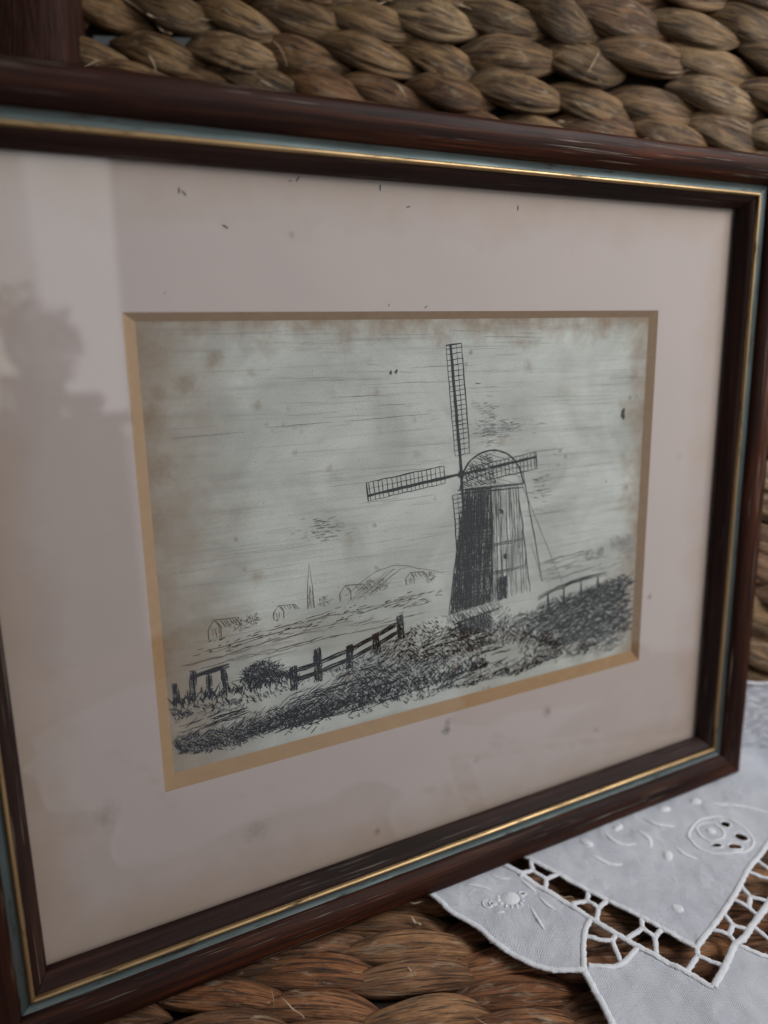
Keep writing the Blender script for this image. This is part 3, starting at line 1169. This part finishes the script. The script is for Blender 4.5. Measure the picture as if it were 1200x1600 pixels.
SP = [speck_mesh(i) for i in range(3)]
for i, (u, v, a, s) in enumerate([(18.4, -32.9, 1.5, 1.0), (19.8, -32.2, -.9, 1.0), (31, -23.9, -.5, 1.15), (51.6, -37.6, .2, .8), (54.0, -38.3, .9, 1.2),
                                  (81.6, -37.6, 1.5, 1.2), (91.7, -32.5, .3, .9), (135.2, -34.5, 1.5, 1.0), (12.2, -5.2, .4, .5), (98, -1.4, .6, .7), (213, 30, 1, .4), (84, -2.0, 1.2, .5), (160, -20, .6, .35)]):
    o = link(bpy.data.objects.new('speck', SP[i % 3]), mat_board)
    o.matrix_local = Matrix.Translation((u * MM, v * MM, -0.12 * MM)) @ Matrix.Rotation(-a, 4, 'Z') @ Matrix.Diagonal((s, s, s, 1))
for i, (u, v, a, s, w) in enumerate([(85.3, 19.7, 1.4, .8, 2.2), (87.4, 19.4, 1.3, .9, 2.0), (190.6, 40, 1.6, 2.6, 1.9), (84.1, 61.4, .4, .4, 2)]):
    o = link(bpy.data.objects.new('speck', SP[i % 3]), sheet_o)
    o.matrix_local = Matrix.Translation((u * MM, v * MM, -(DEPTH + 0.2) * MM)) @ Matrix.Rotation(-a, 4, 'Z') @ Matrix.Diagonal((s, s * w, s, 1))

# ------------------------------------------------------------------ cutwork lace cloth
lace = empty('lace_cloth', 'white cutwork linen cloth with scalloped edge lying under the frame corner', 'lace cloth', Matrix.Translation((0.12, 0.21, 0)))
AX = 119.7                                    # the corner motif is symmetric about this line (mm)


def mir(pts):
    return [(2 * AX - x, y) for x, y in pts][::-1]


SC1 = [(2, 262), (14, 246), (28.5, 232.9), (32.5, 228.1), (38.8, 223.6), (43.4, 220.0), (47.6, 214.1), (53.3, 209.2), (59.6, 205.5), (66.3, 203.4), (73.5, 203.2), (76.8, 203.0)]
SC2 = [(76.8, 203.0), (78.8, 195.3), (80.4, 188.0), (80.5, 181), (74, 172)]
FAR = [(74, 172), (52, 170), (36, 158), (18, 150), (-8, 144), (-30, 131), (-24, 112), (-9, 96), (-7, 76), (-16, 52), (0, 15), (4, -5), (20, -17), (40, -46), (119.7, -60)]
DIV = [(76.8, 203.0), (78.9, 212.4), (81.2, 219.5), (84.9, 225.3)]
OUT = [(-2, 300), (22, 279), (40, 264), (59.3, 248.6), (63.8, 244.2), (68.9, 239.6), (75.4, 234.5), (82.0, 228.4), (85.3, 225.1), (89.9, 220.6), (96.0, 215.9), (103.3, 210.8), (108.8, 206.6), (114.5, 202.6), (118, 199), (119.7, 198.2)]
INN = [(8, 304), (30, 286), (50, 269.5), (67.9, 254.9), (75.8, 248.6), (82.7, 243), (88.6, 238.3), (96.3, 232.6), (103.8, 226.8), (110.8, 221.3), (116.8, 216.4), (119.7, 213.6)]
INNR = [(119.7, 213.6), (127.2, 221.4), (136.4, 230.4), (145.1, 239.8), (156.2, 253.0), (165.7, 262.2), (172, 269), (190, 289)]
OUTR = [(119.7, 198.2), (125.7, 204.7), (130.4, 210.6), (134.6, 215.6), (138.6, 218.2), (144.5, 224.2), (153.2, 232.5), (165, 245), (181, 262)]
TRIR = [(134.6, 215.6), (137.6, 214.0), (141.3, 211.9), (144.3, 211.0), (150, 208), (156, 205.6), (160.5, 205.3)]
TRI = [(79.0, 205.4), (85.7, 205.0), (91.1, 206.7), (98.4, 213.2)]

YB = lambda x: (B0.y - (x * MM - B0.x) * 0.0733) * 1000.0    # the crease line, mm


def drape(x, y, lift=0.0):
    """cloth surface above the weave; past the crease it climbs the backrest. mm in, m out"""
    x, y = x * 0.9914, y * 0.9914
    f = 0.9 * noise.noise(Vector((x * .035, y * .035, 4))) + 0.5 * noise.noise(Vector((x * .09, y * .09, 9)))
    f += 0.42 * noise.noise(Vector((x * .22, y * .22, 2))) + 0.16 * noise.noise(Vector((x * .5, y * .5, 7)))
    # soft folds running out of the corner
    f += 0.8 * math.exp(-((x - 124 - (198 - y) * .25) / 1.6) ** 2) * (1 / (1 + math.exp((y - 192) * .8)))
    f += 0.6 * math.exp(-((x - 116 + (198 - y) * .12) / 1.5) ** 2) * (1 / (1 + math.exp((y - 191) * .8)))
    z = 1.9 + f + lift
    d = y - (YB(x) - 9)
    if d <= 0:
        return Vector((x, y, z)) * MM
    # quarter-round climb then up the backrest
    rad = 9.0
    ang = PI / 2 - LEAN
    if d < rad * ang:
        a = d / rad
        p = Vector((x, YB(x) - 9 + math.sin(a) * (rad - z), rad - math.cos(a) * (rad - z)))
    else:
        e = d - rad * ang
        c = Vector((x, YB(x) - 9 + math.sin(ang) * (rad - z), rad - math.cos(ang) * (rad - z)))
        p = c + Vector((0, math.sin(LEAN), math.cos(LEAN))) * e
    return p * MM


def pip(p, poly):
    x, y = p
    ins = False
    j = len(poly) - 1
    for i in range(len(poly)):
        xi, yi = poly[i]
        xj, yj = poly[j]
        if (yi > y) != (yj > y) and x < (xj - xi) * (y - yi) / (yj - yi) + xi:
            ins = not ins
        j = i
    return ins


def dens(pts, step=0.9):
    return [(p.x, p.y) for p in curve([Vector(p) for p in pts], step)]


def circle(c, rx, ry, rot=0, n=14):
    out = []
    for i in range(n):
        a = 2 * PI * i / n
        x, y = rx * math.cos(a), ry * math.sin(a)
        out.append((c[0] + x * math.cos(rot) - y * math.sin(rot), c[1] + x * math.sin(rot) + y * math.cos(rot)))
    return out


def panel(name, poly, holes=(), grid=1.7):
    pts = [Vector(p) for p in poly]
    edges = [(i, (i + 1) % len(pts)) for i in range(len(pts))]
    for hl in holes:
        b = len(pts)
        pts += [Vector(p) for p in hl]
        edges += [(b + i, b + (i + 1) % len(hl)) for i in range(len(hl))]
    xs, ys = [p[0] for p in poly], [p[1] for p in poly]
    y = min(ys)
    row = 0
    while y < max(ys):
        x = min(xs) + (grid / 2 if row % 2 else 0)
        while x < max(xs):
            if pip((x, y), poly):
                pts.append(Vector((x, y)))
            x += grid
        y += grid * .87
        row += 1
    v, e, f, _, _, _ = delaunay_2d_cdt(pts, edges, [], 1, 1e-5)
    fs = []
    for t in f:
        c = (sum(v[i].x for i in t) / 3, sum(v[i].y for i in t) / 3)
        if pip(c, poly) and not any(pip(c, h) for h in holes):
            fs.append(tuple(t))
    used = sorted({i for t in fs for i in t})
    mp = {k: i for i, k in enumerate(used)}
    o = mesh_obj(name, [drape(v[k].x, v[k].y) for k in used], [tuple(mp[i] for i in t) for t in fs], M_CLOTH)
    bm = bmesh.new()
    bm.from_mesh(o.data)
    bmesh.ops.recalc_face_normals(bm, faces=bm.faces)
    if sum(fc.normal.z for fc in bm.faces) < 0:
        bmesh.ops.reverse_faces(bm, faces=bm.faces)
    bm.to_mesh(o.data)
    bm.free()
    sm = o.modifiers.new('thick', 'SOLIDIFY')
    sm.thickness = 0.00035
    sm.offset = 0
    return child(o, lace)


def cord(name, pts, w=2.0, h=1.1, closed=False, taper=False, seed=0, step=0.55, lift=0.15, mat=None, fuzz=0.10, parent=None):
    P = dens(pts, step)
    n, k = len(P), 8
    rnd = random.Random(seed + len(P))
    vs, fs = [], []
    for i, p in enumerate(P):
        q0 = P[i - 1] if i else (P[-2] if closed else P[0])
        q1 = P[i + 1] if i < n - 1 else (P[1] if closed else P[-1])
        c0, c1, c = drape(*q0, lift), drape(*q1, lift), drape(*p, lift)
        d = (c1 - c0)
        d = d.normalized() if d.length > 1e-9 else Vector((1, 0, 0))
        u = UPZ if abs(d.z) < .9 else Vector((0, -1, 0))
        s = d.cross(u).normalized()
        u = s.cross(d).normalized()
        t = i / max(1, n - 1)
        sc = 1 + rnd.uniform(-fuzz, fuzz) + (0.07 if i % 2 else -0.07)
        if taper:
            sc *= 0.25 + 0.75 * math.sin(PI * min(1, max(0, t))) ** .6
        for j in range(k):
            a = 2 * PI * j / k
            tw = 1 + 0.10 * math.sin(3 * a + i * 1.1)
            vs.append(c + s * (w / 2 * MM * sc * tw * math.cos(a)) + u * (h / 2 * MM * sc * tw * math.sin(a)))
    hairs = []
    for i in range(n):
        for _ in range(2 if w > 1.6 else 1):        # loose thread ends
            j = rnd.randrange(k)
            q = Vector(vs[i * k + j])
            c = drape(*P[i], lift)
            o = (q - c)
            if o.length < 1e-7:
                continue
            o = (o.normalized() + Vector((rnd.gauss(0, .6), rnd.gauss(0, .6), rnd.gauss(0, .4)))).normalized()
            L = rnd.uniform(.15, .7) * MM
            sd = o.cross(Vector((rnd.random(), rnd.random(), .3))).normalized() * 0.045 * MM
            hairs.append((q - sd, q + sd, q + o * L))
    for i in range(n - 1):
        for j in range(k):
            a, b = i * k + j, i * k + (j + 1) % k
            fs.append((a, a + k, b + k, b))
    fs += [tuple(range(k)), tuple((n - 1) * k + j for j in range(k))[::-1]]
    for t3 in hairs:
        b = len(vs)
        vs += t3
        fs.append((b, b + 1, b + 2))
    o = mesh_obj(name, vs, fs, mat or M_THREAD)
    return child(o, parent or lace)


def pad(name, c, rx, ry, hz, rot=0, nr=5, nk=20, parent=None):
    """raised satin-stitch pad"""
    vs, fs = [], []
    for i in range(nr + 1):
        r = i / nr
        for j in range(nk):
            a = 2 * PI * j / nk
            rr = r * (1 + (.06 if j % 2 else -.06) * (i == nr))
            x, y = rx * rr * math.cos(a), ry * rr * math.sin(a)
            vs.append(drape(c[0] + x * math.cos(rot) - y * math.sin(rot), c[1] + x * math.sin(rot) + y * math.cos(rot), 0.1 + hz * (1 - r ** 2.6) - (.4 if i == nr else 0)))
    for i in range(nr):
        for j in range(nk):
            a, b = i * nk + j, i * nk + (j + 1) % nk
            fs.append((a, a + nk, b + nk, b))
    o = mesh_obj(name, vs, fs, M_THREAD)
    return child(o, parent or lace)


sc1, sc2, far, div, outc, innc, tri = map(dens, (SC1, SC2, FAR, DIV, OUT, INN, TRI))
# holes punched in the embroidered flowers
PX_HOLES_IN = [circle((157.2, 278.3), 2.4, 2.0, .3), circle((160.8, 270.8), 3.0, 2.3, -.2), circle((155.6, 265.0), 3.4, 1.9, .2), circle((148.0, 265.2), 2.4, 1.4, 0)]
PX_HOLES_P1 = [circle((61.2, 236.2), 1.5, 0.9, .2), circle((49.2, 231.4), 1.3, 0.9, 0)]
# inner cloth: V corner, back under the frame, up the backrest
ybk = lambda x: YB(x) + 44 - 0.05 * (x - 150)
innR = dens(INNR)
backline = [(x, ybk(x) + 1.6 * math.sin(x * .16)) for x in range(212, 92, -3)]
inner_poly = [p for p in innc if p[1] < 285] + [p for p in innR[1:] if p[1] < 285] + [(200, 296), (215, 306)] + backline + [(88, 322), (55, 300)]
inner_cloth = panel('inner_cloth', inner_poly, PX_HOLES_IN)
# scalloped petals left and right of the corner, and the outer cloth in front
petal_poly = [p for p in sc1 if p[1] < 262] + div[1:] + [p for p in outc if p[0] < 84.2 and p[0] > 30][::-1]
petal = panel('scallop_petal', petal_poly, PX_HOLES_P1)
pr2 = [p for p in dens(OUTR) if p[0] > 155 and p[1] < 255]
petal2 = panel('scallop_petal', mir([p for p in sc1 if p[1] < 240] + div[1:]) + pr2)
# the band of holes in the outer cloth that the glass mirrors
band = []
for (x, y, rx, ry, ro) in ((41, 24, 6, 4, 1.2), (38, 40, 6, 4, 1.5), (36, 58, 7, 4.5, 1.7), (28, 76, 7, 4.5, 1.9), (19, 93, 6, 4, 2.0), (13, 107, 5, 4, .6), (24, 121, 6, 3.6, .5), (37, 129, 6, 3.8, .5), (51, 137, 6, 3.8, .6), (64, 146, 6, 3.6, .6)):
    band.append(circle((x, y), rx, ry, ro))
left_out = sc2 + far[1:]
lo = tri + [p for p in outc if p[0] > 98.6] + [p for p in dens(OUTR)[1:] if p[0] < 134.5] + dens(TRIR)
outer_poly = left_out + mir(left_out)[1:] + lo[::-1]
outer_cloth = panel('outer_cloth', outer_poly, band, grid=2.2)

# corded (satin stitched) edges
c1 = [p for p in SC1 if p[1] < 262]
for s, f in ((0, lambda p: p), (1, mir)):
    cord('corded_edge', f(c1), 2.3, 1.2, seed=s)
    cord('corded_edge', f(SC2), 2.5, 1.3, seed=s + 3)
    cord('corded_edge', f(DIV), 2.2, 1.2, seed=s + 5)
    cord('corded_edge', TRIR if s else TRI, 2.0, 1.1, seed=s + 7)
    cord('corded_edge', f(FAR), 2.3, 1.2, seed=s + 8, step=1.2)
    cord('corded_edge', OUTR if s else [p for p in OUT if p[1] < 266], 2.5, 1.2, seed=s + 9)
    cord('corded_edge', INNR if s else [p for p in INN if p[1] < 272], 2.2, 1.15, seed=s + 11)
for hl in band:
    cord('corded_edge', hl + hl[:1], 2.0, 1.0, closed=True, step=1.2)
for hl in PX_HOLES_IN + PX_HOLES_P1:
    cord('corded_edge', hl + hl[:1], 0.9, 0.7, closed=True, step=.5)
cord('corded_edge', [(x, y - .5) for x, y in backline], 2.2, 1.2, step=1.5)

# bars (brides) across the openwork: junction points on the left arm, mirrored to the right
BARS = [
    [(67.1, 253.4), (66.7, 245.9)], [(66.7, 245.9), (60.7, 243.6)], [(66.7, 245.9), (71.2, 241.5)], [(71.2, 241.5), (77.1, 244.7)], [(71.2, 241.5), (69.7, 235.6)],
    [(86.6, 236.9), (84.9, 231.8)], [(84.9, 231.8), (78.6, 229.7)], [(84.9, 231.8), (88.2, 228.2)], [(88.2, 228.2), (92.8, 232.3)], [(88.2, 228.2), (85.5, 221.3)],
    [(103.2, 225.0), (101.7, 218.9)], [(101.7, 218.9), (94.8, 214.6)], [(101.7, 218.9), (105.2, 215.7)], [(105.2, 215.7), (109.5, 219.8)], [(105.2, 215.7), (103.5, 209.0)],
    [(118.9, 212.8), (117.8, 208.3)], [(117.8, 208.3), (112.0, 202.3)], [(117.8, 208.3), (126.3, 203.4)],
    [(127.2, 220.6), (132.5, 217.8), (133.4, 213.0)], [(134.8, 227.8), (136.1, 222.1)], [(136.1, 222.1), (132.8, 217.8)], [(136.1, 222.1), (142.2, 219.6)],
    [(141.6, 234.2), (145.4, 230.5), (147.8, 225.0)], [(147.6, 241.4), (148.6, 235.6)], [(148.6, 235.6), (145.6, 230.5)], [(148.6, 235.6), (155.2, 233.4)],
    [(153.6, 248.4), (160.6, 244.8)], [(160.2, 256.2), (162.8, 249.6)], [(162.8, 249.6), (167, 246)], [(166, 263), (174, 258)],
    [(79.6, 215.3), (84.9, 213.5), (89.1, 213.3)], [(89.1, 213.3), (91.6, 216.2)], [(89.1, 213.3), (90.0, 204.6)],
    [(143.3, 222.2), (146.8, 215.6)], [(146.8, 215.6), (150, 205)], [(146.8, 215.6), (157, 215)],
    [(56, 262), (52, 254)], [(58.5, 250.5), (52, 254)], [(40, 275), (36, 267)],
]
KB = 1 / 0.98925
for i, b in enumerate(BARS):
    b = [(x * KB, y * KB) for x, y in b]
    cord('bar', b, 1.95, 1.0, seed=40 + i, lift=0.05)

# raised white embroidery on the petal and the inner cloth
K2 = lambda pts: [(x * KB, y * KB) for x, y in pts]
for i, st in enumerate([[(62.8, 227.7), (64.2, 222.7), (65.9, 217.2)], [(66.8, 232.4), (69.2, 228.6), (71.9, 226.7)], [(39.4, 236.9), (44.2, 236.7), (48.7, 235.1)],
                        [(49.7, 242.8), (53.3, 241.2), (57.1, 241.0)], [(48.9, 224.7), (52.6, 225.1)], [(61.2, 239.7), (63.9, 237.0), (66.1, 234.4)],
                        [(128.9, 261.3), (131.2, 257.3), (135.5, 254.9)], [(101.5, 268.6), (103.9, 263.4), (108.6, 261.5), (112.6, 262.2)],
                        [(154.4, 289.1), (166.9, 287.8), (177.7, 284.7)], [(121.5, 278.3), (125.0, 274.5), (132.4, 273.2)],
                        [(116, 270), (119, 265), (118, 260)], [(92, 255), (99, 251), (104, 251)]]):
    cord('embroidered_stem', K2(st), 1.5 if i < 6 else 2.2, 0.9, seed=90 + i, taper=True, lift=0.15)
cord('embroidered_ring', K2([(136.2, 266.8), (138.5, 260.6), (147.1, 257.9), (158.0, 260.3), (163.5, 266), (162.5, 274), (156, 280), (145.6, 277.8), (138.6, 271), (136.2, 266.8)]), 1.3, .55, closed=True, lift=.25)
cord('embroidered_ring', K2([(141.5, 268), (145, 265), (150, 266), (152.5, 270), (150.5, 275), (145.6, 275.5), (142, 272.5), (141.5, 268)]), 1.3, .6, closed=True, lift=.25)
for i in range(9):
    a_ = PI * (0.92 + 1.15 * i / 8)
    pad('embroidered_petal', ((55.6 + 4.6 * math.cos(a_)) * KB, (231.2 + 3.8 * math.sin(a_)) * KB), 1.25, 0.75, .55, a_, nr=3, nk=10)
cord('embroidered_stem', K2([(49.6, 229.6), (47.6, 227.2), (45.4, 227.6), (45.2, 229.8), (47, 230.6)]), .9, .8, lift=.25, taper=True)
for (c, rx, ry, hz, ro) in (((55.6, 231.4), 4.3, 3.5, .75, .2), ((118.1, 229.1), 2.7, 2.5, .8, 0), ((124.0, 256.2), 3.6, 2.2, 0.75, 1.2), ((147.2, 270.6), 2.5, 2.3, 0.75, 0),
                            ((92.1, 261.9), 3.4, 2.2, 0.75, -.6), ((148.2, 290.1), 3.2, 2.6, 0.75, .4), ((108, 272), 3.4, 1.7, 1.0, .7), ((132, 284), 3.4, 1.8, 1.0, .2), ((62, 242.5), 2.0, 1.2, .8, .5)):
    pad('embroidered_petal', (c[0] * KB, c[1] * KB), rx, ry, hz, ro)

# ------------------------------------------------------------------ what the glass mirrors: added sideboard, bush and pot standing in for mirrored shapes
def box_world(name, lo, hi, mat, parent=None, bev=0.004):
    bm = bmesh.new()
    bmesh.ops.create_cube(bm, size=1)
    lo, hi = Vector(lo), Vector(hi)
    for v in bm.verts:
        v.co = Vector(((v.co.x + .5) * (hi.x - lo.x) + lo.x, (v.co.y + .5) * (hi.y - lo.y) + lo.y, (v.co.z + .5) * (hi.z - lo.z) + lo.z))
    bmesh.ops.bevel(bm, geom=bm.edges[:], offset=bev, segments=2, affect='EDGES')
    me = bpy.data.meshes.new(name)
    bm.to_mesh(me)
    bm.free()
    me.materials.append(mat)
    return link(bpy.data.objects.new(name, me), parent)


def lathe(name, prof, mat, parent=None, k=28):
    vs, fs = [], []
    for (r, z) in prof:
        for j in range(k):
            a = 2 * PI * j / k
            vs.append((r * math.cos(a), r * math.sin(a), z))
    for i in range(len(prof) - 1):
        for j in range(k):
            a, b = i * k + j, i * k + (j + 1) % k
            fs.append((a, b, b + k, a + k))
    fs += [tuple(range(k))[::-1], tuple((len(prof) - 1) * k + j for j in range(k))]
    return mesh_obj(name, vs, fs, mat, parent)


def from_frame(az, el, d):
    """a point seen from the glass's left part at a bearing (degrees from straight back towards the right)"""
    a, e = math.radians(az), math.radians(el)
    return Vector((-0.075 + d * math.sin(a), 0.215 - d * math.cos(a), 0.19 + d * math.tan(e)))


M_SIDE = m_wood('sideboard_wood', (0.05, 0.022, 0.014), (0.12, 0.055, 0.034), (0.18, 0.09, 0.055), 0.0)
M_WHITE = m_plain('white_ceramic', (0.75, 0.76, 0.78), 0.25)
M_VASE = m_plain('brown_stoneware', (0.10, 0.055, 0.035), 0.5)
M_PINK = m_plain('pink_paper', (0.55, 0.22, 0.22), 0.8)
TOP = 0.235
pr = from_frame(37.6, 0, 1.55)
pl = from_frame(2, 0, 1.55)
ax = (pr - pl).normalized()
ax.z = 0
ax.normalize()
ay = Vector((-ax.y, ax.x, 0))
if ay.y > 0:
    ay = -ay
ln = (pr - pl).length + 0.5
sm_ = Matrix((ax, -ay, Vector((0, 0, 1)))).transposed().to_4x4()
sm_.translation = Vector((pr.x, pr.y, -0.45))
side = empty('sideboard', 'dark brown sideboard added to be mirrored in the left of the glass', 'sideboard', sm_)  # added unseen piece, gives the glass a dark brown reflection
box_world('cabinet_body', (-ln, -0.42, 0.08), (-0.015, -0.01, TOP + .45 - .03), M_SIDE, side)
box_world('cabinet_top', (-ln - .02, -0.44, TOP + .45 - .028), (0, 0.012, TOP + .45), M_SIDE, side)
for i in range(3):
    x1 = -0.05 - i * (ln / 3)
    dr = box_world('cabinet_door', (x1 - ln / 3 + .06, -0.008, 0.12), (x1, 0.008, TOP + .40), M_SIDE, side)
    kn = lathe('knob', [(0.004, 0), (0.006, .012), (0.013, .02), (0.012, .03), (0.002, .033)], M_GOLD, dr)
    kn.matrix_local = Matrix.Translation((x1 - .03, .008, .45)) @ Matrix.Rotation(-PI / 2, 4, 'X')
for x in (-0.06, -ln + .04):
    for y in (-.38, -.06):
        box_world('leg', (x - .02, y - .02, 0), (x + .02, y + .02, .085), M_SIDE, side)


def on_top(az, d):
    p = from_frame(az, 0, d)
    return Vector((p.x, p.y, TOP + 0.001))


bush = empty('added_bush', 'brown leafy potted bush added to be mirrored at the left of the glass', 'plant', Matrix.Translation(on_top(31.0, 1.62)))  # added for its ragged dark silhouette in the reflection
lathe('pot', [(.035, 0), (.045, .004), (.058, .07), (.062, .075), (.062, .085), (.052, .085), (.048, .07), (.002, .07)], M_VASE, bush)
rl = random.Random(3)
vs, fs = [], []
for _ in range(520):
    d = Vector((rl.gauss(0, 1), rl.gauss(0, 1), rl.gauss(0, .8))).normalized() * (rl.random() ** .45)
    c = Vector((d.x * .135 - .03, d.y * .10, .16 + d.z * .10 + .035 * math.sin(d.x * 7 + 1)))
    a1 = Vector((rl.gauss(0, 1), rl.gauss(0, 1), rl.gauss(0, 1))).normalized()
    b1 = a1.cross(Vector((rl.gauss(0, 1), rl.gauss(0, 1), rl.gauss(0, 1)))).normalized()
    L_, W_ = rl.uniform(.012, .028), rl.uniform(.005, .010)
    i0 = len(vs)
    vs += [c - a1 * L_, c + b1 * W_, c + a1 * L_, c - b1 * W_]
    fs.append((i0, i0 + 1, i0 + 2, i0 + 3))
crown = mesh_obj('foliage', vs, fs, m_plain('dry_brown_leaf', (0.12, 0.065, 0.035), 0.7), bush, smooth=False)
crown['kind'] = 'stuff'
lamp = empty('table_lamp', 'small lit lamp mirrored at the far left edge of the glass', 'lamp', Matrix.Translation(on_top(28.6, 1.50)))
lathe('lamp_base', [(.028, 0), (.030, .006), (.010, .016), (.005, .03), (.004, .085), (.002, .09)], M_VASE, lamp)
sh = NT('glowing_shade')
sh.set(Base_Color=(0.9, 0.88, 0.82), Emission_Color=(1.0, 0.96, 0.90), Emission_Strength=1.6, Roughness=0.8)
lathe('lamp_shade', [(.030, .085), (.030, .088), (.013, .115), (.008, .14), (.007, .175), (.006, .175)], sh.m, lamp)
v = lathe('added_pink_pot', [(.02, 0), (.034, .02), (.04, .055), (.034, .075), (.026, .08), (.02, .06)], M_PINK)  # added to give the reflection a pink blur
v.matrix_world = Matrix.Translation(on_top(34.2, 1.64)) @ Matrix.Diagonal((1.15, 1.15, 0.6, 1))
tag(v, 'small pink pot added to be mirrored beside the brown bush', 'pot')
